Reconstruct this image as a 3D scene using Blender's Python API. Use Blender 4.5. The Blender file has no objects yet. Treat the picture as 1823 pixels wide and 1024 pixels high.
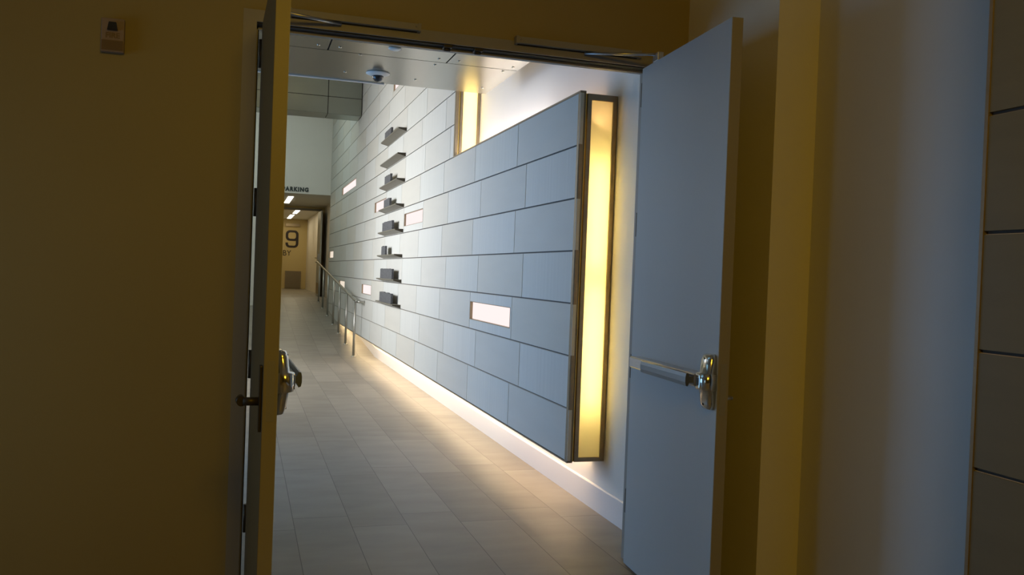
import bpy, bmesh, math, random
from mathutils import Vector, Matrix
random.seed(7)
C = bpy.data.collections.new('scene'); bpy.context.scene.collection.children.link(C)
S = bpy.context.scene
EH = 1.387                                   # eye height above the lobby floor
def e(z): return z + EH                      # heights measured from eye level -> absolute
XP = 1.825                                   # face of the stone panelling
XW = 2.06                                    # plaster wall behind it
YD = 3.88                                    # face of the double-door wall

# ---------------------------------------------------------------- camera
yaw, pitch, roll, f = 0.299414, -0.0138823, 0.0377976, 1549.9
fw = Vector((math.sin(yaw)*math.cos(pitch), math.cos(yaw)*math.cos(pitch), math.sin(pitch)))
rt = Vector((math.cos(yaw), -math.sin(yaw), 0)); up = rt.cross(fw)
r2 = rt*math.cos(roll) + up*math.sin(roll); u2 = -rt*math.sin(roll) + up*math.cos(roll)
cd = bpy.data.cameras.new('camera'); cam = bpy.data.objects.new('camera', cd); C.objects.link(cam)
M4 = Matrix((r2, u2, -fw)).transposed().to_4x4(); M4.translation = (0, 0, EH)
cam.matrix_world = M4
cd.sensor_width = 36; cd.lens = f/1823*36; cd.clip_start = .05; cd.clip_end = 200
S.camera = cam
# ---------------------------------------------------------------- world, exposure, lights
w = bpy.data.worlds.new('world'); S.world = w; w.use_nodes = True
w.node_tree.nodes['Background'].inputs[0].default_value = (.55, .72, 1, 1)
w.node_tree.nodes['Background'].inputs[1].default_value = .6
S.view_settings.view_transform = 'Standard'; S.view_settings.look = 'None'
S.view_settings.gamma = 1; S.view_settings.exposure = 0; S.view_settings.use_curve_mapping = False
def area(name, loc, aim, sx, sy, power, col, spread=180):
    l = bpy.data.lights.new(name, 'AREA'); l.shape = 'RECTANGLE'; l.size = sx; l.size_y = sy
    l.energy = power; l.color = col; l.spread = math.radians(spread)
    o = bpy.data.objects.new(name, l); C.objects.link(o); o.location = loc
    o.rotation_euler = Vector(aim).to_track_quat('-Z', 'Y').to_euler(); return o
FL = (1, .77, .50); COOL = (.20, .52, 1.0); WARM = (1, .58, .03)
# daylight outside the corridor's tall side window
area('daylight_window', (-2.08, 6.25, 1.2), (1, 0, -.12), 1.8, 2.1, 52, COOL, 150)
# fill added to brighten the panels, set outside an unseen high window
area('panel_fill', (-2.08, 10.9, 2.35), (1, 0, -.25), 5.0, 1.5, 165, (1, .965, .94), 120)
area('far_wall_fill', (-.2, 17.4, 5.3), (0, .25, -1), 2, 3.4, 68, (.84, 1, .93))  # fill added to brighten the far wall, no skylight above it
area('upper_panel_fill', (.9, 10.6, 5.3), (.3, 0, -1), .5, 6, 26, (1, .76, .36))  # warm fill added to yellow the upper courses, no fitting there
# cool fill added on the lobby's left, through an unseen window
area('lobby_left_fill', (-2.85, 3.0, 1.25), (1, -.12, 0), 1.0, 1.6, 4.6, (.40, .72, 1), 110)
# warm downlights of the dim lobby behind the camera
area('lobby_downlight', (.30, -.1, 2.85), (.06, .9, -1), .7, .7, 24, WARM)
# fluorescent coves behind the panelling (foot and head)
area('cove_foot_near', (1.955, 5.75, .405), (.8, 0, -1), 1.7, .035, 7, (1, .70, .42))
area('cove_foot_middle', (1.955, 10.1, .405), (1, 0, -1), 7.0, .035, 38, FL)
area('cove_foot_far', (1.955, 16.7, .405), (.35, 0, -1), 6.2, .035, 14, (1, .74, .40))
area('cove_head', (1.93, 6.85, 2.28), (.7, 0, 1), 1.9, .04, 14, (1, .88, .82))
area('cove_head_near', (1.93, 5.3, 2.28), (.7, 0, 1), 1.1, .04, 2.2, (1, .62, .34))

# ---------------------------------------------------------------- materials
def mat(name, col, rough=.6, metal=0, noise=0, nscale=8, bump=0, spec=.5, emit=None, es=0, stretch=(1,1,1)):
    m = bpy.data.materials.new(name); m.use_nodes = True; nt = m.node_tree; b = nt.nodes['Principled BSDF']
    b.inputs['Roughness'].default_value = rough; b.inputs['Metallic'].default_value = metal
    b.inputs['Specular IOR Level'].default_value = spec
    b.inputs['Base Color'].default_value = (*col, 1)
    if emit:
        b.inputs['Emission Color'].default_value = (*emit, 1); b.inputs['Emission Strength'].default_value = es
    if noise or bump:
        tc = nt.nodes.new('ShaderNodeTexCoord'); mp = nt.nodes.new('ShaderNodeMapping'); mp.inputs['Scale'].default_value = stretch
        n = nt.nodes.new('ShaderNodeTexNoise'); n.inputs['Scale'].default_value = nscale; n.inputs['Detail'].default_value = 5
        nt.links.new(tc.outputs['Object'], mp.inputs[0]); nt.links.new(mp.outputs[0], n.inputs['Vector'])
        if noise:
            r = nt.nodes.new('ShaderNodeMapRange'); r.inputs[1].default_value = .3; r.inputs[2].default_value = .7
            r.inputs[3].default_value = 1-noise; r.inputs[4].default_value = 1+noise
            v = nt.nodes.new('ShaderNodeVectorMath'); v.operation = 'SCALE'; v.inputs[0].default_value = col
            nt.links.new(n.outputs[0], r.inputs[0]); nt.links.new(r.outputs[0], v.inputs['Scale'])
            nt.links.new(v.outputs[0], b.inputs['Base Color'])
        if bump:
            bp = nt.nodes.new('ShaderNodeBump'); bp.inputs['Strength'].default_value = bump; bp.inputs['Distance'].default_value = .002
            nt.links.new(n.outputs[0], bp.inputs['Height']); nt.links.new(bp.outputs[0], b.inputs['Normal'])
    return m
def emis(name, col, s):
    m = bpy.data.materials.new(name); m.use_nodes = True; nt = m.node_tree; nt.nodes.clear()
    o = nt.nodes.new('ShaderNodeOutputMaterial'); em = nt.nodes.new('ShaderNodeEmission')
    em.inputs[0].default_value = (*col, 1); em.inputs[1].default_value = s; nt.links.new(em.outputs[0], o.inputs[0]); return m
plaster = mat('plaster_white', (.80, .77, .72), .55, noise=.015, nscale=2, bump=.05)
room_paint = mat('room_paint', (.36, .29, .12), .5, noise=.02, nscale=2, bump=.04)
pocket_lit_paint = mat('pocket_lit_paint', (.80, .76, .60), .5, noise=.015, nscale=2, bump=.04)  # lighter than the front wall; stronger lamplight on the return put into the colour
stone_shaded = mat('stone_shaded', (.17, .165, .13), .5, noise=.04, nscale=3, stretch=(1, 1, 8))  # same stone darkened, the dimness of the room side put into the colour
door_shaded = mat('door_outer_shaded', (.17, .12, .055), .45)  # darker copy of the door paint; shade on the room side is in the colour
side_paint = mat('side_paint', (.60, .59, .56), .5, noise=.015, nscale=2)
door_paint = mat('door_paint', (.47, .51, .52), .42, noise=.01, nscale=3)
edge_paint = mat('door_edge_paint', (.34, .31, .23), .45)
frame_paint = mat('frame_paint', (.32, .31, .28), .4)
base_paint = mat('baseboard_paint', (.80, .77, .76), .35)
bronze = mat('bronze_metal', (.34, .27, .18), .42, .5, noise=.06, nscale=30)
gold = mat('gap_glow_gold', (.75, .55, .18), .3, .8)
steel = mat('brushed_steel', (.60, .61, .62), .34, 1, noise=.05, nscale=20, stretch=(1, 1, 12))
chrome = mat('polished_chrome', (.80, .76, .66), .16, 1)
padmetal = mat('satin_touch_pad', (.24, .27, .29), .38, .8)
darkst = mat('dark_oiled_steel', (.06, .05, .035), .45, .5)
dark = mat('dark_gap', (.02, .018, .014), .7)
soffit_m = mat('soffit_aluminium', (.34, .33, .275), .22, .85, noise=.03, nscale=3, stretch=(14, 1, 1))
beam_m = mat('beam_aluminium', (.30, .33, .29), .28, .85, noise=.03, nscale=3)
railm = mat('handrail_steel', (.46, .455, .42), .38, 1)
shelf_m = mat('shelf_bronze', (.23, .21, .165), .4, .4, noise=.06, nscale=20)
block_m = mat('speckled_dark_stone', (.085, .087, .095), .6, 0, noise=.6, nscale=60, bump=.6)
housing_m = mat('light_box_inside', (.62, .60, .55), .6)
white_pl = mat('white_plastic', (.75, .75, .72), .35)
dome_m = mat('smoked_dome', (.03, .03, .035), .06, 0, spec=.8)
groove = mat('panel_groove', (.09, .085, .08), .7)
panel_edge = mat('panel_edge', (.50, .44, .38), .6)
lobby_m = mat('lobby_paint', (.62, .50, .24), .6)
letter_m = mat('letter_black', (.02, .012, .012), .5)
letter_g = mat('letter_grey_metal', (.05, .06, .06), .45, .3)
alarm_m = mat('alarm_body', (.33, .25, .21), .5)
alarm_d = mat('alarm_grille', (.20, .13, .07), .5)
ceil_m = mat('ceiling_paint', (.70, .70, .66), .7)
tube_m = emis('fluorescent_tube', (1, .80, .36), 50)
lamp_m = emis('ceiling_lamp_diffuser', (1, .95, .80), 5)
niche_m = emis('niche_glow_pane', (1, .85, .83), 1.08)  # glow of the niche openings put into panes, not lamps of their own
niche_w = emis('niche_glow_warm', (1, .86, .70), .85)

def stone(name, col, rib):
    m = bpy.data.materials.new(name); m.use_nodes = True; nt = m.node_tree; b = nt.nodes['Principled BSDF']; L = nt.links.new
    b.inputs['Roughness'].default_value = .5
    tc = nt.nodes.new('ShaderNodeTexCoord'); sp = nt.nodes.new('ShaderNodeMapping')
    sp.inputs['Scale'].default_value = (1, 34, .6) if rib else (1, 1.6, 9)
    n = nt.nodes.new('ShaderNodeTexNoise'); n.inputs['Scale'].default_value = 1; n.inputs['Detail'].default_value = 4
    L(tc.outputs['Object'], sp.inputs[0]); L(sp.outputs[0], n.inputs['Vector'])
    r = nt.nodes.new('ShaderNodeMapRange'); r.inputs[1].default_value = .3; r.inputs[2].default_value = .7
    a = .035 if rib else .025
    r.inputs[3].default_value = 1-a; r.inputs[4].default_value = 1+a
    v = nt.nodes.new('ShaderNodeVectorMath'); v.operation = 'SCALE'; v.inputs[0].default_value = col
    L(n.outputs[0], r.inputs[0]); L(r.outputs[0], v.inputs['Scale']); L(v.outputs[0], b.inputs['Base Color'])
    return m
ST = [stone('stone_plain_grey', (.61, .605, .57), 0), stone('stone_plain_beige', (.615, .60, .55), 0),
      stone('stone_striped_pale', (.64, .645, .62), 1), stone('stone_striped_grey', (.62, .63, .605), 1)]

def floor_material():
    m = bpy.data.materials.new('limestone_floor_tiles'); m.use_nodes = True; nt = m.node_tree; b = nt.nodes['Principled BSDF']; L = nt.links.new
    def math_(op, a, bb=None, c=None):
        n = nt.nodes.new('ShaderNodeMath'); n.operation = op
        for i, v in enumerate((a, bb, c)):
            if v is None: continue
            if isinstance(v, (int, float)): n.inputs[i].default_value = v
            else: L(v, n.inputs[i])
        return n.outputs[0]
    tc = nt.nodes.new('ShaderNodeTexCoord'); sp = nt.nodes.new('ShaderNodeSeparateXYZ'); L(tc.outputs['Object'], sp.inputs[0])
    u = math_('DIVIDE', math_('ADD', sp.outputs[0], 30), .3); col = math_('FLOOR', u); fu = math_('FRACT', u)
    par = math_('MODULO', col, 2)
    v = math_('DIVIDE', math_('ADD', math_('SUBTRACT', sp.outputs[1], 4.70), math_('MULTIPLY', par, -.21)), 1.19)
    row = math_('FLOOR', v); fv = math_('FRACT', v)
    g1 = math_('LESS_THAN', fu, .012); g2 = math_('LESS_THAN', fv, .0035); g = math_('MAXIMUM', g1, g2)
    cb = nt.nodes.new('ShaderNodeCombineXYZ'); L(col, cb.inputs[0]); L(row, cb.inputs[1])
    wn = nt.nodes.new('ShaderNodeTexWhiteNoise'); wn.noise_dimensions = '2D'; L(cb.outputs[0], wn.inputs['Vector'])
    off = nt.nodes.new('ShaderNodeVectorMath'); off.operation = 'MULTIPLY_ADD'; L(cb.outputs[0], off.inputs[0])
    off.inputs[1].default_value = (3.1, 5.7, 0); mp = nt.nodes.new('ShaderNodeMapping'); mp.inputs['Scale'].default_value = (2.2, 5, 1)
    L(tc.outputs['Object'], mp.inputs[0]); L(mp.outputs[0], off.inputs[2])
    n = nt.nodes.new('ShaderNodeTexNoise'); n.inputs['Scale'].default_value = 1.3; n.inputs['Detail'].default_value = 7; L(off.outputs[0], n.inputs['Vector'])
    fac = math_('ADD', math_('MULTIPLY', wn.outputs['Value'], .26), math_('MULTIPLY', n.outputs[0], .55))
    cr = nt.nodes.new('ShaderNodeValToRGB'); L(fac, cr.inputs[0])
    cr.color_ramp.elements[0].position = .12; cr.color_ramp.elements[0].color = (.19, .172, .145, 1)
    cr.color_ramp.elements[1].position = .68; cr.color_ramp.elements[1].color = (.33, .305, .262, 1)
    mx = nt.nodes.new('ShaderNodeMix'); mx.data_type = 'RGBA'; L(g, mx.inputs['Factor']); L(cr.outputs[0], mx.inputs['A'])
    mx.inputs['B'].default_value = (.09, .08, .07, 1); L(mx.outputs['Result'], b.inputs['Base Color'])
    b.inputs['Roughness'].default_value = .42; b.inputs['Specular IOR Level'].default_value = .4
    bp = nt.nodes.new('ShaderNodeBump'); bp.inputs['Strength'].default_value = .35; bp.inputs['Distance'].default_value = .002
    L(math_('MULTIPLY', g, -1.), bp.inputs['Height']); L(bp.outputs[0], b.inputs['Normal'])
    return m
floor_m = floor_material()
def translucent(name, col):
    m = bpy.data.materials.new(name); m.use_nodes = True; nt = m.node_tree; nt.nodes.clear(); L = nt.links.new
    o = nt.nodes.new('ShaderNodeOutputMaterial'); t = nt.nodes.new('ShaderNodeBsdfTranslucent'); d = nt.nodes.new('ShaderNodeBsdfDiffuse')
    t.inputs[0].default_value = (*col, 1); d.inputs[0].default_value = (*col, 1); mx = nt.nodes.new('ShaderNodeMixShader'); mx.inputs[0].default_value = .3
    L(t.outputs[0], mx.inputs[1]); L(d.outputs[0], mx.inputs[2]); L(mx.outputs[0], o.inputs[0]); return m
opal = translucent('opal_diffuser', (.94, .90, .74))
def window_glass():
    m = bpy.data.materials.new('window_glass'); m.use_nodes = True; nt = m.node_tree; nt.nodes.clear(); L = nt.links.new
    o = nt.nodes.new('ShaderNodeOutputMaterial'); t = nt.nodes.new('ShaderNodeBsdfTransparent'); g = nt.nodes.new('ShaderNodeBsdfGlossy')
    g.inputs['Roughness'].default_value = .02; mx = nt.nodes.new('ShaderNodeMixShader'); mx.inputs[0].default_value = .08
    t.inputs[0].default_value = (.95, .98, 1, 1)
    L(t.outputs[0], mx.inputs[1]); L(g.outputs[0], mx.inputs[2]); L(mx.outputs[0], o.inputs[0]); return m
glass = window_glass()

# ---------------------------------------------------------------- mesh helpers
class MB:
    def __init__(s): s.bm = bmesh.new()
    def box(s, x0, x1, y0, y1, z0, z1, mi=0, bevel=0):
        t = bmesh.new(); r = bmesh.ops.create_cube(t, size=1)
        for v in t.verts:
            v.co = Vector((x0+(v.co.x+.5)*(x1-x0), y0+(v.co.y+.5)*(y1-y0), z0+(v.co.z+.5)*(z1-z0)))
        if bevel: bmesh.ops.bevel(t, geom=list(t.edges), offset=bevel, segments=2, affect='EDGES', profile=.6)
        s.merge(t, mi); return s
    def merge(s, t, mi=0):
        for fc in t.faces: fc.material_index = mi
        me = bpy.data.meshes.new('t'); t.to_mesh(me); s.bm.from_mesh(me); bpy.data.meshes.remove(me); t.free()
    def prism(s, pts, axis, a, b, mi=0, bevel=0):   # pts: 2D outline; axis: extrusion axis
        t = bmesh.new()
        def P(p, k):
            return {'x': (k, p[0], p[1]), 'y': (p[0], k, p[1]), 'z': (p[0], p[1], k)}[axis]
        va = [t.verts.new(P(p, a)) for p in pts]; vb = [t.verts.new(P(p, b)) for p in pts]; n = len(pts)
        t.faces.new(va); t.faces.new(list(reversed(vb)))
        for i in range(n): t.faces.new((va[i], vb[i], vb[(i+1) % n], va[(i+1) % n]))
        bmesh.ops.recalc_face_normals(t, faces=t.faces)
        if bevel: bmesh.ops.bevel(t, geom=list(t.edges), offset=bevel, segments=2, affect='EDGES', profile=.6)
        s.merge(t, mi); return s
    def tube(s, pts, r, seg=16, mi=0):              # swept round bar through points
        pts = [Vector(p) for p in pts]; t = bmesh.new(); rings = []
        for i, p in enumerate(pts):
            d = ((pts[min(i+1, len(pts)-1)]-p).normalized() + (p-pts[max(i-1, 0)]).normalized())
            d = d.normalized(); a = d.cross(Vector((0, 0, 1)))
            if a.length < .05: a = d.cross(Vector((1, 0, 0)))
            a.normalize(); b = d.cross(a); rr = r[i] if isinstance(r, (list, tuple)) else r
            rings.append([t.verts.new(p + (a*math.cos(q) + b*math.sin(q))*rr) for q in [2*math.pi*k/seg for k in range(seg)]])
        for i in range(len(rings)-1):
            for k in range(seg):
                fc = t.faces.new((rings[i][k], rings[i][(k+1) % seg], rings[i+1][(k+1) % seg], rings[i+1][k])); fc.smooth = True
        t.faces.new(rings[0]); t.faces.new(list(reversed(rings[-1])))
        bmesh.ops.recalc_face_normals(t, faces=t.faces); s.merge(t, mi); return s
    def lathe(s, prof, c, axis='z', seg=32, mi=0):  # prof: (radius, along)
        t = bmesh.new(); rings = []
        for r, h in prof:
            ring = []
            for k in range(seg):
                q = 2*math.pi*k/seg; a, b = r*math.cos(q), r*math.sin(q)
                ring.append(t.verts.new(Vector(c)+Vector({'z': (a, b, h), 'x': (h, a, b), 'y': (a, h, b)}[axis])))
            rings.append(ring)
        for i in range(len(rings)-1):
            for k in range(seg):
                fc = t.faces.new((rings[i][k], rings[i][(k+1) % seg], rings[i+1][(k+1) % seg], rings[i+1][k])); fc.smooth = True
        t.faces.new(rings[0]); t.faces.new(list(reversed(rings[-1])))
        bmesh.ops.remove_doubles(t, verts=t.verts, dist=1e-6); bmesh.ops.recalc_face_normals(t, faces=t.faces); s.merge(t, mi); return s
    def obj(s, name, mats, parent=None, origin=None):
        me = bpy.data.meshes.new(name)
        if origin is not None:
            bmesh.ops.translate(s.bm, verts=s.bm.verts, vec=-Vector(origin))
        s.bm.to_mesh(me); s.bm.free()
        for m in (mats if isinstance(mats, (list, tuple)) else [mats]): me.materials.append(m)
        o = bpy.data.objects.new(name, me); C.objects.link(o)
        if parent: o.parent = parent
        elif origin is not None: o.location = origin
        return o
def tag(o, label, cat, group=None):
    o['label'] = label; o['category'] = cat
    if group: o['group'] = group
    return o
def thing(name, label, cat, loc=(0,0,0), rz=0, group=None):
    o = bpy.data.objects.new(name, None); o.empty_display_size = .1; C.objects.link(o); o.location = loc; o.rotation_euler = (0, 0, rz)
    return tag(o, label, cat, group)
def struct(o, label=None, cat=None):
    o['kind'] = 'structure'
    if label: o['label'] = label
    if cat: o['category'] = cat
    return o
def dup(root, loc, label=None, group=None):
    r = root.copy(); C.objects.link(r); r.location = loc
    if label: r['label'] = label
    if group: r['group'] = group
    for ch in list(root.children):
        c = ch.copy(); C.objects.link(c); c.parent = r
        for g_ in ch.children:
            d = g_.copy(); C.objects.link(d); d.parent = c
    return r

# ---------------------------------------------------------------- floor with ramp
def zf(y):                                            # floor height along the corridor
    return 0 if y < 14.0 else min((y-14.0)/12, .642)
fm = bmesh.new(); ys = [-3.2, 14.0, 14.0+.642*12, 31.2]; prev = None
for y in ys:
    z = 0 if y <= 14 else .642
    cur = [fm.verts.new((-2.75, y, z)), fm.verts.new((3.3, y, z))]
    if prev: fm.faces.new((prev[0], prev[1], cur[1], cur[0]))
    prev = cur
r = bmesh.ops.extrude_face_region(fm, geom=list(fm.faces))
bmesh.ops.translate(fm, verts=[v for v in r['geom'] if isinstance(v, bmesh.types.BMVert)], vec=(0, 0, -.12))
bmesh.ops.recalc_face_normals(fm, faces=fm.faces)
o = MB(); o.bm = fm; struct(o.obj('floor', floor_m), 'long rectangular limestone floor tiles rising as a ramp at the far end', 'floor')

# ---------------------------------------------------------------- room shell
HT = 5.40                                             # tall corridor ceiling
# right plaster wall of the corridor, behind the panelling
m = MB(); m.box(XW, XW+.15, YD+.02, 31.2, -.1, HT); struct(m.obj('wall_right', plaster), 'white plaster wall behind and above the stone panelling', 'wall')
# baseboard, with a bend where the ramp starts
m = MB()
t = bmesh.new(); pr = []
for y in (YD+.16, 14.0, 21.704, 24.2):
    z = zf(y); pr.append([t.verts.new(p) for p in ((XW+.001, y, z-.01), (XW-.012, y, z-.01), (XW-.012, y, z+.145), (XW-.006, y, z+.152), (XW+.001, y, z+.152))])
for a, b in zip(pr, pr[1:]):
    for k in range(5): t.faces.new((a[k], a[(k+1) % 5], b[(k+1) % 5], b[k]))
t.faces.new(pr[0]); t.faces.new(list(reversed(pr[-1]))); bmesh.ops.recalc_face_normals(t, faces=t.faces); m.merge(t)
struct(m.obj('baseboard_right', base_paint), 'white painted baseboard under the stone panelling', 'baseboard')
# double door wall: left of the opening, right stub, header
XO0, XO1, ZO = .02, 1.853, e(1.036)
wt = .09
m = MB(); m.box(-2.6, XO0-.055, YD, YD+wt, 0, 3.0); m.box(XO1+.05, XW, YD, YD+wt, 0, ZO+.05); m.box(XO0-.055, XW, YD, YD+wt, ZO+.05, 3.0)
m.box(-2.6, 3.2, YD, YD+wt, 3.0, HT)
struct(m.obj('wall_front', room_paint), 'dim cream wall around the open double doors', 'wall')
# pocket side and wall steps on the room's right
m = MB(); m.box(XW, 2.256, 3.11, YD+.02, 0, 3.0); struct(m.obj('wall_pocket', pocket_lit_paint), 'painted wall return beside the open right door leaf', 'wall')
m = MB(); m.box(2.256, 2.4, 1.55, 3.8, 0, 3.0); struct(m.obj('wall_side', side_paint), 'plain plaster wall between the door recess and the dark panelling', 'wall')
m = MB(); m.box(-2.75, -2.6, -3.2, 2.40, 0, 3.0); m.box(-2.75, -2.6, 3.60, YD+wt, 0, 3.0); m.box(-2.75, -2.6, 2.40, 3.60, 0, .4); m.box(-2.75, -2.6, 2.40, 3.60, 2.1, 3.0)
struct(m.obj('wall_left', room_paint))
wf = MB(); wf.box(-2.70, -2.63, 2.40, 3.60, .4, .45).box(-2.70, -2.63, 2.40, 3.60, 2.05, 2.1).box(-2.70, -2.63, 2.40, 2.45, .4, 2.1).box(-2.70, -2.63, 3.55, 3.60, .4, 2.1)
wo = struct(wf.obj('window_3', frame_paint), 'added, unseen lobby side window', 'window'); MB().box(-2.668, -2.662, 2.45, 3.55, .45, 2.05).obj('window_pane', glass, wo)  # unseen window added to let the lobby fill through
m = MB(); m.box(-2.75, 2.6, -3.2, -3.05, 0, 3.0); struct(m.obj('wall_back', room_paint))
m = MB(); m.box(-2.75, 2.6, -3.2, YD+wt, 3.0, 3.1); struct(m.obj('ceiling', ceil_m))
# corridor left wall with a tall window
WX = -1.9; wy0, wy1, wz0, wz1 = 5.3, 7.2, .15, 2.25; vy0, vy1, vz0, vz1 = 8.0, 13.6, 1.55, 3.15
m = MB(); m.box(WX-.15, WX, YD+wt, wy0, 0, HT); m.box(WX-.15, WX, wy1, vy0, 0, HT); m.box(WX-.15, WX, vy1, 20.1, 0, HT); m.box(WX-.15, WX, vy0, vy1, 0, vz0); m.box(WX-.15, WX, vy0, vy1, vz1, HT); m.box(WX-.15, WX, wy0, wy1, 0, wz0); m.box(WX-.15, WX, wy0, wy1, wz1, HT)
struct(m.obj('wall_corridor', plaster))
wf = MB()
wf.box(WX-.10, WX-.02, wy0, wy1, wz0, wz0+.05).box(WX-.10, WX-.02, wy0, wy1, wz1-.05, wz1)
for k in range(4):
    y = wy0 + (wy1-wy0-.05)*k/3; wf.box(WX-.10, WX-.02, y, y+.05, wz0, wz1)
wo = struct(wf.obj('window_1', frame_paint), 'tall side window of the corridor', 'window')
MB().box(WX-.065, WX-.059, wy0+.01, wy1-.01, wz0+.01, wz1-.01).obj('window_pane', glass, wo)
wf = MB(); wf.box(WX-.10, WX-.02, vy0, vy1, vz0, vz0+.05).box(WX-.10, WX-.02, vy0, vy1, vz1-.05, vz1)
for k in range(4):
    y = vy0 + (vy1-vy0-.05)*k/3; wf.box(WX-.10, WX-.02, y, y+.05, vz0, vz1)
wo = struct(wf.obj('window_2', frame_paint), 'added, unseen high side window of the tall corridor', 'window')  # unseen opening added to house the panel fill
MB().box(WX-.065, WX-.059, vy0+.01, vy1-.01, vz0+.01, vz1-.01).obj('window_pane', glass, wo)
# ceiling over the tall part, closed above the added far wall fill
m = MB(); m.box(WX-.15, XW+.15, 6.83, 20.2, HT, HT+.1); m.box(WX-.15, XW+.15, YD, 6.83, HT, HT+.1); struct(m.obj('ceiling', ceil_m))
# far wall above the alcove, alcove walls and ceiling, far door wall
ZA = e(1.655); YF = 20.1; YG = 24.25
m = MB(); m.box(WX-.15, XW, YF, YF+.12, ZA, HT); m.box(WX-.15, .3, YF, YF+.12, 0, ZA); struct(m.obj('wall_far', plaster), 'tall white wall above the far alcove', 'wall')
m = MB(); m.box(.15, .3, YF+.12, 31.2, .3, ZA); struct(m.obj('wall_alcove', lobby_m))
m = MB(); m.box(.15, XW+.1, YF+.12, 31.2, ZA, ZA+.1); struct(m.obj('ceiling', ceil_m), 'low ceiling of the far alcove', 'ceiling')
m = MB(); m.box(.3, .90, YG, YG+.12, .642, ZA); m.box(1.98, XW, YG, YG+.12, .642, ZA); m.box(.90, 1.98, YG, YG+.12, e(1.60), ZA)
struct(m.obj('wall_alcove_end', lobby_m))
m = MB(); m.box(.15, XW+.15, 31.0, 31.12, .5, ZA); struct(m.obj('wall_lobby', lobby_m), 'yellow lobby wall with large black lettering seen through the far door', 'wall')

# ---------------------------------------------------------------- stone panelling
PW, RH, ZT = 1.19, .3062, 1.0744
def rowz(k): return e(ZT-(k+1)*RH), e(ZT-k*RH)
niches = {}    # (row, y0, y1)
NI = [(4, 5.93, 7.09, 'w'), (1, 9.27, 10.42, 'w'), (0, 11.86, 12.96, 'p'), (-2, 15.36, 17.62, 'p'), (2, 18.95, 19.93, 'y'), (4, 13.04, 14.12, 'p'), (4, 16.6, 17.62, 'y'), (-5, 10.55, 11.58, 'w')]
def panel_rows(name, y0, y1, k0, k1, label, lowcut=None):
    m = MB(); G = .0052
    for k in range(k0, k1):
        z0, z1 = rowz(k); even = (k % 2 == 0); off = 5.90 if even else 5.68
        i = math.floor((y0-off)/PW)
        while off+i*PW < y1-.001:
            a = max(off+i*PW, y0); b = min(off+(i+1)*PW, y1)
            rib = (i % 2 == 0) if even else (i % 2 == 1)
            mi = (2 + (hash((k*7+i*3)) % 3 == 0)) if rib else ((i+k) % 3 == 0)
            mi = int(mi)
            cuts = [(n[1], n[2]) for n in NI if n[0] == k and n[1] < b-.05 and n[2] > a+.05] if y0 > 4 else []
            zs0, zs1 = z0+G, z1-G
            if cuts:
                c0, c1 = cuts[0]; nz0, nz1 = z0+.077, z0+.228
                a_, b_ = a+.0045, b-.0045
                m.box(XP, XP+.02, a_, b_, zs0, nz0, mi); m.box(XP, XP+.02, a_, b_, nz1, zs1, mi)
                if c0 > a_+.002: m.box(XP, XP+.02, a_, c0, nz0, nz1, mi)
                if c1 < b_-.002: m.box(XP, XP+.02, c1, b_, nz0, nz1, mi)
            else:
                m.box(XP, XP+.02, a+.0045, b-.0045, zs0, zs1, mi)
            i += 1
        # shadow joint and lip under each course
        m.box(XP+.010, XP+.022, y0, y1, z0-G, z0+G, 4)
        m.box(XP+.006, XP+.012, y0, y1, z0-G-.001, z0-G+.002, 5)
    # backing sheet of the courses, open at the niches
    for k in range(k0, k1):
        z0, z1 = rowz(k); cs = sorted([(n[1], n[2]) for n in NI if n[0] == k and y0 > 4 and n[1] >= y0 and n[2] <= y1+.01]); yy = y0
        for c0, c1 in cs:
            m.box(XP+.02, XP+.032, yy, c0, z0, z1, 4); m.box(XP+.02, XP+.032, c0, c1, z0, z0+.077, 4); m.box(XP+.02, XP+.032, c0, c1, z0+.228, z1, 4); yy = c1
        m.box(XP+.02, XP+.032, yy, y1, z0, z1, 4)
    return struct(m.obj(name, ([stone_shaded]*4 if y0 < 0 else ST)+[groove, panel_edge]), label, 'wall')
YN = 4.708
panel_rows('wall_right_panels', YN, YF, 0, 7, 'pale stone panelling in long staggered courses floating off the corridor wall')
panel_rows('wall_right_upper_panels', 7.92, YF, -9, 0, 'upper courses of pale stone panelling beyond the tall light slot')
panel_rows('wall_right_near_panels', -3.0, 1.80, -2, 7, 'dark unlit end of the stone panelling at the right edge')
# closed ends / top of the near run
m = MB(); m.box(XP+.02, XW, 7.955, YF, e(ZT)-.012, e(ZT), 0); m.box(XP-.002, XP+.034, YN, 7.90, e(ZT)-.004, e(ZT)+.008, 1); m.box(XP+.0, XP+.034, YN, YF, e(ZT-7*RH)-.008, e(ZT-7*RH), 1)
struct(m.obj('trim_1', [groove, bronze]), 'thin bronze edge trim along the stone panelling', 'trim')
m = MB(); m.box(XP+.02, 2.3, 1.775, 1.80, 0, 3.0, 0); m.box(XP-.004, XP+.02, 1.795, 1.806, 0, 3.0, 1)
struct(m.obj('trim_2', [dark, bronze]), 'dark closed end of the panelling at the right', 'trim')

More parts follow.
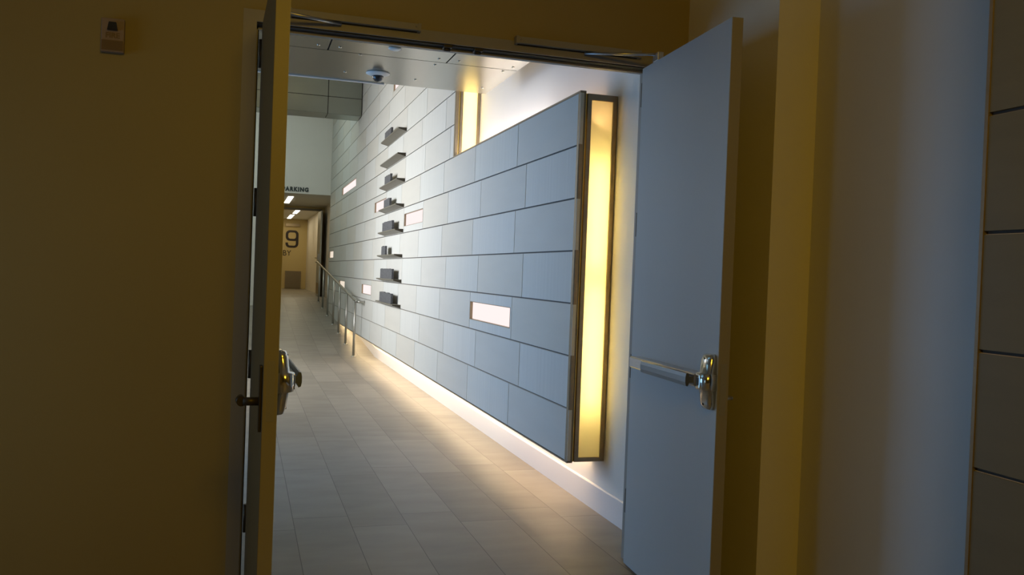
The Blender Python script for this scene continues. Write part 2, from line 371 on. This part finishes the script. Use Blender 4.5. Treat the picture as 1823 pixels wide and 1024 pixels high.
# niche openings in the panelling, glowing panes standing in for the lit cavity
grp = None
NL = {(4, 5.93): 'long low glowing niche pane in the near stone panelling, nearest of all',
      (1, 9.27): 'bright glowing niche pane just right of the column of small shelves',
      (0, 11.86): 'pinkish glowing niche pane partly behind the fourth shelf from the top',
      (-2, 15.36): 'wide slanted glowing niche pane high on the wall, left of the shelves',
      (2, 18.95): 'small glowing niche pane at the far end, above the top of the handrail',
      (4, 13.04): 'glowing niche pane between the handrail and the shelves',
      (4, 16.6): 'glowing niche pane behind the handrail posts',
      (-5, 10.55): 'glowing niche pane high on the wall, cut by the soffit edge'}
for k, a, b, kind in NI:
    z0 = rowz(k)[0]; c = (XP, (a+b)/2, z0+.077)
    t_ = thing('niche_glow', NL[(k, a)], 'niche', c, group='glowing niche panes in the stone panelling')
    h = (b-a)/2
    m = MB(); m.box(.0, .036, -h, -h+.012, 0, .151); m.box(0, .036, h-.012, h, 0, .151); m.box(0, .036, -h, h, 0, .005); m.box(0, .036, -h, h, .146, .151)
    m.box(.036, .05, -h, h, 0, .151); m.obj('niche_frame', bronze, t_)
    MB().box(.022, .036, -h+.013, h-.013, .006, .145).obj('diffuser', niche_w if kind == 'y' else niche_m, t_)  # pane glows in place of the lit cavity behind the opening

# ---------------------------------------------------------------- tall light boxes closing the panelling ends
def light_box(name, label, y, z0, z1, tubes, grp_):
    t_ = thing(name, label, 'light box', (XP, y, z0), group=grp_); H = z1-z0
    D = .20; W = .235
    m = MB()   # end cap: rounded bronze nosing
    m.prism([(-.001, .034), (-.001, .004), (.005, -.002), (.024, -.002), (.031, .004), (.031, .034)], 'z', 0, H); m.obj('end_cap', bronze, t_)
    MB().box(.031, .045, .012, .03, .0, H).obj('gap_glow_strip', gold, t_)  # gold strip stands in for the light showing in the gap
    m = MB(); a, b, fz = .045, W-.003, .034
    m.box(a, a+.026, 0, .022, 0, H, 0, .002); m.box(b-.026, b, 0, .022, 0, H, 0, .002); m.box(a+.024, b-.024, 0, .022, 0, .024, 0, .002); m.box(a+.024, b-.024, 0, .022, H-.036, H, 0, .002)
    m.obj('front_frame', bronze, t_)
    m = MB(); m.box(a, a+.004, .022, D, 0, H); m.box(b-.004, b, .022, D, 0, H); m.box(a, b, D-.004, D, 0, H); m.box(a, b, .022, D, 0, .004); m.box(a, b, .022, D, H-.004, H)
    m.obj('housing', housing_m, t_)
    MB().box(a+.024, b-.024, .010, .013, .022, H-.034).obj('diffuser', opal, t_)
    for ta, tb in tubes:
        MB().tube([(W/2+.02, .080, ta), (W/2+.02, .080, tb)], .013, 12).obj('tube', tube_m, t_)
    return t_
B0, B1 = e(-1.072), e(1.070)
light_box('light_box', 'tall glowing yellow light box on the near end of the stone panelling', YN, B0, B1, [(.30, 1.03), (1.13, 1.76)], None)
U0 = e(1.08)
light_box('light_box', 'glowing light box rising behind the panelling up past the metal soffit', 7.885, U0, U0+2.3, [(.02, .80), (.85, 1.6), (1.65, 2.25)], None)

# ---------------------------------------------------------------- shelves with dark blocks
sh = thing('wall_shelf', '', 'shelf', (XP, 11.165, e(1.39)))
m = MB(); m.prism([(0, 0), (0, .040), (-.101, .040), (-.101, .029)], 'y', -.705, .705)
m.obj('shelf_board', shelf_m, sh)
for ya, yb in ((-.709, -.703), (.703, .709)):
    MB().prism([(0, -.002), (0, .0405), (-.0995, .0405), (-.0995, .026)], 'y', ya, yb).obj('end_bracket', darkst, sh)
ords = ['topmost', 'second from top', 'third from top', 'fourth from top', 'fifth from top', 'sixth from top', 'second lowest', 'lowest']
tops = [1.735, 1.43, 1.123, .817, .511, .205, -.102, -.408]
for i, zt in enumerate(tops):
    l = 'thin bronze wall shelf, %s of the column of eight' % ords[i]
    c = (XP, 11.165, e(zt)-.040)
    if i == 0: sh.location = c; sh['label'] = l; sh['group'] = 'bronze wall shelves'
    else: dup(sh, c, l, 'bronze wall shelves')
# (shelf index, y0, y1, height, label)
BL = [(0, 11.10, 11.62, .10, 'small dark block seen behind the edge of the topmost shelf'),
      (2, 11.03, 11.50, .115, 'short dark speckled block on the third shelf from the top'),
      (3, 11.03, 11.50, .115, 'short dark speckled block on the fourth shelf from the top'),
      (4, 10.77, 11.56, .125, 'long dark speckled block on the fifth shelf from the top'),
      (5, 11.25, 11.57, .12, 'small cube-like dark block on the sixth shelf from the top'),
      (6, 10.66, 11.60, .130, 'long dark speckled block on the second lowest shelf'),
      (7, 10.66, 11.60, .135, 'long dark speckled block on the lowest shelf')]
for i, a, b, h, l in BL:
    m = MB(); n = 14; top = [h*(1-random.random()*.10) for _ in range(n+1)]; c = (XP-.075, (a+b)/2, e(tops[i]))
    y = lambda k: -(b-a)/2+(b-a)*k/n
    pts = [(y(0), 0)]+[(y(n), 0)]+[(y(k), top[k]) for k in range(n, -1, -1)]
    m.prism(pts, 'x', -.013, .013, 0)
    o = m.obj('display_block', block_m); o.location = c; tag(o, l, 'ornament', 'dark blocks on the wall shelves')

# ---------------------------------------------------------------- handrail along the ramp
XR = 1.71
h = thing('handrail', 'round steel handrail on slim posts climbing the ramp beside the panelling', 'handrail', (XR, 13.95, 0))
pys = [13.95, 15.13, 16.30, 17.42, 18.66, 19.85, 21.0]
RT = .895
m = MB(); rp = [(XR, 13.70, zf(14)+RT-.01), (XR, 13.82, RT), (XR, 14.05, RT+.002), (XR, 14.35, RT+.03)] + [(XR, y, zf(y)+RT) for y in (15, 17, 19, 21, 21.6)] + [(XR, 21.75, .642+RT), (XR, 22.1, .642+RT)]
m.tube(rp, .020, 16); m.obj('top_rail', railm, h, (XR, 13.95, 0))
m = MB(); m.tube([(XR, 13.70, RT-.01), (XR+.02, 13.66, RT-.01), (XP, 13.66, RT-.01)], .019, 14); m.obj('wall_return', railm, h, (XR, 13.95, 0))
for y in pys:
    m = MB(); m.tube([(XR, y, zf(y)+.004), (XR, y, zf(y)+RT-.01)], .020, 14); po = m.obj('post', railm, h, (XR, 13.95, 0))
    m = MB(); m.lathe([(.0, -.006), (.042, -.006), (.042, .008), (.022, .016), (.0, .016)], (XR, y, zf(y)), 'z', 24); m.obj('floor_flange', railm, po, (XR, 13.95, 0))

# ---------------------------------------------------------------- soffit of metal plates
ZS = e(1.46); YS = 6.83; YJ = 5.965; gp = .010
so = thing('metal_soffit', 'low reflective metal ceiling panels just beyond the doors', 'soffit', (0, 5.4, ZS))
m = MB(); xs = [-1.885, -.32, .49, 1.30, XP]
for a, b in zip(xs, xs[1:]):
    m = MB(); m.box(a+gp/2, b-gp/2, YD+wt+.01, YJ-gp/2, ZS, ZS+.012); m.obj('soffit_plate', soffit_m, so, (0, 5.4, ZS))
for a, b in [(-1.885, 0.0), (0.0, XP)]:
    m = MB(); m.box(a+gp/4, b-gp/4, YJ+gp/2, YS, ZS, ZS+.012); m.obj('soffit_plate', soffit_m, so, (0, 5.4, ZS))
m = MB(); m.box(-1.885, XP-.004, YD+wt+.01, YS-.01, ZS+.012, ZS+.20); m.obj('soffit_core', dark, so, (0, 5.4, ZS))
m = MB(); m.box(-1.885, 1.0, YS-.002, YS+.022, ZS-.008, ZS+.03); m.obj('lit_edge', white_pl, so, (0, 5.4, ZS))  # white strip stands in for the metal edge catching light
for x, y in [(.56, 5.85), (.71, 5.99), (1.23, 5.87), (1.24, 6.05), (1.20, 6.58), (1.37, 5.87), (1.73, 6.02), (1.76, 5.87), (1.74, 6.62), (.67, 6.56), (.42, 5.85)]:
    MB().lathe([(0, -.005), (.009, -.005), (.011, 0), (0, 0)], (x, y, ZS), 'z', 12).obj('screw', chrome, so, (0, 5.4, ZS))
# camera dome and sprinkler cover
c = thing('security_camera', 'white ceiling camera with a dark dome on the metal soffit', 'camera', (.903, 6.49, ZS-.001))
MB().lathe([(0, 0), (.088, 0), (.088, -.006), (.060, -.018), (.045, -.022), (0, -.022)], (0, 0, 0), 'z', 40).obj('mounting_ring', white_pl, c)
MB().lathe([(.043, -.020)]+[(.043*math.cos(a), -.022-.043*math.sin(a)) for a in [i*math.pi/16 for i in range(1, 9)]], (0, 0, 0), 'z', 32).obj('dome', dome_m, c)
o = MB().lathe([(0, 0), (.042, 0), (.042, -.006), (.03, -.012), (0, -.013)], (0, 0, 0), 'z', 32).obj('sprinkler_cover', white_pl); o.location = (.900, 5.72, ZS)
tag(o, 'small round white cover plate on the metal soffit, nearer than the camera dome', 'sprinkler cover')

# ---------------------------------------------------------------- metal clad beam across the corridor
b = thing('metal_beam', 'metal clad beam crossing the tall corridor, seen under the soffit', 'beam', (0, 14.85, e(2.585)))
Z0 = e(2.585); org = (0, 14.85, Z0)
m = MB()
for a, c_ in [(-1.9, -.32), (-.32, .47), (.47, 1.255), (1.255, 1.815)]:
    for z0, z1 in [(0, .285), (.285, .58), (.58, .87)]:
        m.box(a+.006, c_-.006, 14.85, 14.856, Z0+z0+.006, Z0+z1-.004)
    m.box(a+.006, c_-.006, 14.86, 15.36, Z0, Z0+.006)
    m.box(a+.006, c_-.006, 15.354, 15.36, Z0+.004, Z0+.87)
m.obj('cladding', beam_m, b, org)
m = MB(); m.box(-1.9, 1.812, 14.857, 15.353, Z0+.007, Z0+.87); m.obj('beam_core', dark, b, org)

# ---------------------------------------------------------------- door frame (metal, rebated)
m = MB(); Yf = YD-.008
for x0, s in ((XO0, 1), (XO1, -1)):
    bx = lambda a, b_, y0, y1, z0, z1: m.box(min(x0+s*a, x0+s*b_), max(x0+s*a, x0+s*b_), y0, y1, z0, z1, 0)
    bx(-.055, 0, Yf, YD+wt+.008, 0, ZO+.05)
    bx(0, .006, YD+.055, YD+wt-.005, 0, ZO)
m.box(XO0, XO1, Yf, YD+wt+.008, ZO, ZO+.05); m.box(XO0, XO1, YD+.055, YD+wt-.005, ZO-.016, ZO)
m.box(XO0, XO1, YD+.006, YD+.054, ZO-.005, ZO, 1); m.box(XO0+.006, XO0+.010, YD+.05, YD+.08, 0, ZO-.02, 1)
struct(m.obj('trim_3', [frame_paint, dark]), 'grey metal frame of the open double doors', 'door frame')
for i, x in enumerate((.853, .997)):
    k = MB(); k.box(x-.020, x+.020, YD+.002, YD+.050, ZO-.014, ZO, 0, .003); k.tube([(x-.014, YD+.026, ZO-.018), (x+.014, YD+.026, ZO-.018)], .008, 10)
    tag(k.obj('roller_strike', darkst, None, (x, YD+.04, ZO)), 'small dark roller strike under the door head, %s one of the pair' % ('left' if i == 0 else 'right'), 'door hardware', 'roller strikes under the door head')

# ---------------------------------------------------------------- door leaves with panic bars
DL, DT, DH = .90, .047, e(1.030)-.008
def exit_device(root):
    # local frame: +x from hinge to latch edge, -y is the corridor face; device sits on the corridor face
    L = DL
    zc = e(-.385)
    ch = MB()
    def sec(z, hw, d):   # one cross section of the chassis, rounded front
        n = 10
        return [(L-.054+hw*1.28*math.cos(math.pi*i/n), -(d*(.55+.45*math.sin(math.pi*i/n)) if 0 < i < n else 0), z) for i in range(n+1)]
    t = bmesh.new(); secs = [(zc+.108, .022, .012), (zc+.104, .030, .026), (zc+.085, .034, .034), (zc+.034, .037, .040), (zc+.030, .040, .057), (zc-.030, .040, .057), (zc-.034, .037, .040), (zc-.085, .033, .033), (zc-.106, .028, .024), (zc-.110, .020, .010)]
    rings = [[t.verts.new(p) for p in sec(*s_)] for s_ in secs]
    for a, b_ in zip(rings, rings[1:]):
        for i in range(len(a)-1):
            fc = t.faces.new((a[i], a[i+1], b_[i+1], b_[i])); fc.smooth = True
        t.faces.new((a[-1], a[0], b_[0], b_[-1]))
    t.faces.new(rings[0]); t.faces.new(rings[-1]); bmesh.ops.recalc_face_normals(t, faces=t.faces); ch.merge(t)
    dev = ch.obj('exit_device', chrome, root)
    m = MB(); m.box(L-.070, L-.036, -.0585, -.050, zc-.026, zc+.026, 0, .002); m.box(L-.058, L-.042, -.0600, -.055, zc-.014, zc+.014, 1)
    for z in (zc+.088, zc-.088): m.lathe([(0, -.0335), (.005, -.0335), (.005, -.028), (0, -.028)], (L-.052, 0, z), 'y', 10, 1)
    m.obj('cover_plate', [chrome, darkst], dev)
    m = MB(); m.prism([(0, zc-.026), (0, zc+.026), (-.050, zc+.026), (-.056, zc+.020), (-.056, zc-.020), (-.050, zc-.026)], 'x', L-.78, L-.09, 0); m.obj('bar_housing', steel, dev)
    m = MB(); m.prism([(-.054, zc-.012), (-.054, zc+.012), (-.070, zc+.012), (-.076, zc+.027), (-.084, zc+.024), (-.087, zc+.010), (-.087, zc-.010), (-.084, zc-.024), (-.076, zc-.027), (-.070, zc-.012)], 'x', L-.57, L-.10, 0); m.obj('touch_pad', padmetal, dev)
    return dev
def lever(root, sy=1):
    L = DL; z = e(-.452)
    m = MB(); m.box(L-.085, L-.035, DT, DT+.010, z-.10, z+.12, 0, .003); m.tube([(L-.06, DT+.008, z), (L-.06, DT+.060, z)], .014, 14)
    if sy < 0: m = MB(); m.box(L-.085, L-.035, DT, DT+.010, z-.10, z+.12, 0, .003); m.tube([(L-.06, DT+.008, z), (L-.06, DT+.046, z)], .008, 14); m.tube([(L-.06, DT+.046, z), (L-.165, DT+.046, z-.003)], .008, 12)
    else: m.tube([(L-.055, DT+.064, z), (L-.10, DT+.068, z), (L-.165, DT+.064, z-.003)], [.016, .015, .012], 14)
    return m.obj('lever_handle', darkst if sy > 0 else steel, root)
def make_door(name, hinge, latch, mirror):
    d = Vector((latch[0]-hinge[0], latch[1]-hinge[1], 0)); ang = math.atan2(d.y, d.x)
    r_ = bpy.data.objects.new(name, None); C.objects.link(r_); r_.location = (hinge[0], hinge[1], 0); r_.rotation_euler = (0, 0, ang)
    if mirror: r_.scale = (1, -1, 1)
    m = MB(); m.box(0, DL, 0, DT-.001, .010, DH)
    lf = m.obj('leaf', door_paint, r_)
    MB().box(0, DL, DT-.001, DT, .010, DH).obj('outer_face', door_shaded, lf)
    m = MB(); m.box(DL, DL+.002, .001, DT-.001, .010, DH); ed = m.obj('latch_edge', edge_paint, r_)
    m = MB(); m.box(DL+.001, DL+.004, .010, .036, e(-.51), e(-.31)); m.obj('latch_plate', frame_paint, ed)
    exit_device(r_); lever(r_, 1 if mirror else -1)
    for z in (.90, .27, -.42, -1.08):
        m = MB(); m.tube([(-.012, DT+.002, e(z)-.06), (-.012, DT+.002, e(z)+.06)], .009, 12); m.box(-.025, .0, DT-.042, DT-.002, e(z)-.058, e(z)+.058)
        m.obj('hinge', darkst, r_)
    return r_
# right leaf: corridor face turned to the left of the picture
# hinge/latch given for the corridor-face line
dr = make_door('door_2', (1.812, 3.862), (1.757, 2.962), False)
struct(dr, 'right leaf of the open double doors, blue-lit face with a steel panic bar', 'door')
dl = make_door('door_1', (.089, 3.858), (.1195, 2.962), True)
struct(dl, 'left leaf of the open double doors, seen almost edge-on', 'door')
# closer arms (children of the leaves) and tracks on the door head
def arm(root, a, b_, dirn):
    inv = root.matrix_basis.inverted()
    m = MB(); pa, pb = inv @ Vector(a), inv @ Vector(b_)
    m.tube([pa, pb], .007, 8); m.box(pb.x-.03, pb.x+.03, pb.y-.014, pb.y+.014, pb.z-.032, pb.z+.006, 0, .002); return m.obj('closer_arm', steel, root)
bpy.context.view_layer.update()
for name, x0, x1, sl, hx, hy, root, lab in (('closer_track', .15, .716, .370, .125, 3.747, dl, 'slim door closer track over the left door leaf'), ('closer_track', 1.163, 1.79, 1.505, 1.812, 3.70, dr, 'slim door closer track over the right door leaf')):
    m = MB(); zb = e(1.066); m.box(x0, x1, YD-.042, YD-.006, zb+.004, zb+.034, 0, .002); m.box(x0+.012, x1-.012, YD-.020, YD-.010, zb+.001, zb+.006, 1)
    for x in (x0+.004, x1-.004): m.box(x-.006, x+.006, YD-.044, YD-.004, zb+.002, zb+.036, 0)
    m.lathe([(0, -.046), (.004, -.046), (.004, -.040), (0, -.040)], ((x0+.02) if x0 > 1 else (x1-.02), YD, zb+.02), 'y', 10)
    tag(m.obj('closer_track', [frame_paint, dark], None, ((x0+x1)/2, YD, zb)), lab, 'door closer', 'door closer tracks')
    arm(root, (sl, YD-.024, zb-.004), (hx, hy, e(1.030)+.024), 1)

# ---------------------------------------------------------------- fire alarm device on the left wall
def text_mesh(name, body, size, mat_, depth=.002, spacing=1, off=0, align='LEFT', sx=1):
    cu = bpy.data.curves.new(name, 'FONT'); cu.body = body; cu.size = size; cu.extrude = depth; cu.space_character = spacing; cu.offset = off; cu.align_x = align
    ob = bpy.data.objects.new(name, cu); C.objects.link(ob); bpy.context.view_layer.update()
    me = bpy.data.meshes.new_from_object(ob); bpy.data.objects.remove(ob); me.materials.append(mat_)
    for v in me.vertices: v.co.x *= sx
    o2 = bpy.data.objects.new(name, me); C.objects.link(o2); o2.rotation_euler = (math.pi/2, 0, 0); return o2
al = thing('fire_alarm', 'small fire alarm strobe high on the dim left wall', 'alarm', (-.535, YD, e(.84)))
m = MB(); m.box(-.043, .043, -.030, 0, 0, .135, 0, .004); m.obj('alarm_body', alarm_m, al)
m = MB(); m.prism([(-.020, .085), (.020, .085), (.014, .118), (-.014, .118)], 'y', -.044, -.028, 0, .003); m.obj('strobe_lens', dome_m, al)
m = MB(); m.box(-.040, .040, -.033, -.028, .006, .046)
for k in range(6): m.box(-.036, .036, -.0345, -.032, .010+k*.006, .012+k*.006)
m.obj('speaker_grille', alarm_d, al)
tx = text_mesh('lettering', 'FIRE', .030, alarm_d, .001, align='CENTER', off=.0006); tx.parent = al; tx.location = (0, -.0305, .056)

# ---------------------------------------------------------------- far lettering, lamps, door
t1 = text_mesh('parking_lettering', 'PARKING', .125, letter_g, .008, spacing=1.26, off=.0065, align='RIGHT', sx=.92)
t1.location = (1.335, YF-.008, e(1.705)); tag(t1, 'small dark word PARKING on the white wall over the far alcove', 'lettering')
# large squared 9
def nine():
    m = MB(); W_, H_, s_ = .43, .60, .085
    def rr(x0, x1, z0, z1, r, n=8):
        pts = []
        for cx, cz, a0 in ((x1-r, z1-r, 0), (x0+r, z1-r, 90), (x0+r, z0+r, 180), (x1-r, z0+r, 270)):
            for i in range(n+1):
                a = math.radians(a0+90*i/n); pts.append((cx+r*math.cos(a), cz+r*math.sin(a)))
        return pts
    def ring(o_, i_):
        t = bmesh.new(); n = len(o_)
        for y in (0, -.01):
            pass
        A = [[t.verts.new((p[0], y, p[1])) for p in o_] for y in (0, -.01)]; B = [[t.verts.new((p[0], y, p[1])) for p in i_] for y in (0, -.01)]
        for k in range(n):
            q = (k+1) % n
            t.faces.new((A[1][k], A[1][q], B[1][q], B[1][k])); t.faces.new((A[0][k], A[0][q], A[1][q], A[1][k])); t.faces.new((B[0][k], B[0][q], B[1][q], B[1][k]))
        bmesh.ops.recalc_face_normals(t, faces=t.faces); m.merge(t)
    ring(rr(0, W_, .235, H_, .14), rr(s_, W_-s_, .235+s_*.85, H_-s_*.85, .075))
    # stem and bottom hook as one bent band
    out = [(W_, .36)] + [(W_-.14+.14*math.cos(math.radians(a)), .14+.14*math.sin(math.radians(a))) for a in range(0, -91, -15)] + [(.14+.14*math.cos(math.radians(a)), .14+.14*math.sin(math.radians(a))) for a in range(-90, -181, -15)] + [(0, .17), (s_, .17)]
    inn = [(s_+.06+.06*math.cos(math.radians(a)), .14+.068*math.sin(math.radians(a))) for a in range(-180, -89, 15)] + [(W_-s_-.06+.06*math.cos(math.radians(a)), .14+.068*math.sin(math.radians(a))) for a in range(-90, 1, 15)] + [(W_-s_, .36)]
    m.prism(out+inn, 'y', -.0101, -.0005); return m
o = nine().obj('numeral_nine', letter_m); o.location = (1.345, 30.998, e(.67)); tag(o, 'large black numeral 9 on the yellow lobby wall', 'lettering')
t2 = text_mesh('lobby_lettering', 'LOBBY', .27, letter_m, .004, spacing=1.05, off=0, align='RIGHT', sx=.9); t2.location = (1.545, 30.995, e(.39)); tag(t2, 'thin black word LOBBY under the large numeral', 'lettering')
m = MB(); m.box(1.36, 1.90, 30.95, 31.0, e(-.735), e(-.13), 0, .004); o = m.obj('wall_grille', bronze, None, (1.63, 31.0, e(-.735)))
g2 = MB()
for k in range(14): g2.box(1.39, 1.87, 30.944, 30.952, e(-.71)+k*.041, e(-.71)+k*.041+.020)
g2.obj('louvre', shelf_m, o, (1.63, 31.0, e(-.735))); tag(o, 'dark metal grille low on the lobby wall under the lettering', 'grille')
m = MB(); m.box(1.33, 1.80, 30.93, 31.0, e(1.40), e(1.50)); tag(m.obj('ceiling_vent', bronze, None, (1.56, 31, e(1.45))), 'dark vent at the top of the lobby wall below the lamps', 'vent')
# linear lamps
def lamp_proto(label):
    t_ = thing('ceiling_lamp', label, 'lamp', (1.0, 22, ZA))
    pts = []; hw, hl = .062, 1.12
    for cx, cy, a0 in ((hw-.03, hl-.03, 0), (-hw+.03, hl-.03, 90), (-hw+.03, -hl+.03, 180), (hw-.03, -hl+.03, 270)):
        for i in range(7): a = math.radians(a0+15*i); pts.append((cx+.03*math.cos(a), cy+.03*math.sin(a)))
    MB().prism(pts, 'z', -.012, .004).obj('diffuser', lamp_m, t_)
    MB().prism([(p[0]*1.1, p[1]*1.01) for p in pts], 'z', -.006, .006).obj('lamp_body', white_pl, t_)
    return t_
lp = lamp_proto('long ceiling lamp in the alcove in front of the far door')
lp.location = (1.00, 22.1, ZA)
dup(lp, (1.44, 26.5, ZA), 'nearer ceiling lamp seen through the far doorway'); dup(lp, (1.41, 29.4, ZA), 'farther ceiling lamp seen through the far doorway')
for i, (x, y, p) in enumerate(((1.0, 22.1, 3), (1.44, 26.5, 6), (1.41, 29.4, 6))):
    area('ceiling_lamp_light', (x, y, ZA-.03), (0, 0, -1), .12, 2.2, p, (1, .76, .34))
# far door frame and open leaf
m = MB(); FZ = .642
m.box(.90, .955, YG-.02, YG+.14, FZ, e(1.60)); m.box(1.93, 1.985, YG-.02, YG+.14, FZ, e(1.60)); m.box(.90, 1.985, YG-.02, YG+.14, e(1.55), e(1.60))
struct(m.obj('trim_4', frame_paint), 'frame of the far doorway', 'door frame')
fd = bpy.data.objects.new('door_3', None); C.objects.link(fd); fd.location = (1.93, YG-.03, FZ)
struct(fd, 'open far door leaf beside the top of the ramp', 'door')
m = MB(); m.box(-.045, 0, -.91, 0, .01, 2.25); m.obj('leaf', door_paint, fd)
m = MB(); m.box(-.105, -.045, -.80, -.10, 1.0, 1.04, 0, .004); m.box(-.09, -.045, -.88, -.80, .94, 1.12, 0, .004); m.obj('panic_bar', steel, fd)
m = MB(); m.box(-.048, -.044, -.88, -.05, .06, .35); m.obj('kick_plate', bronze, fd)
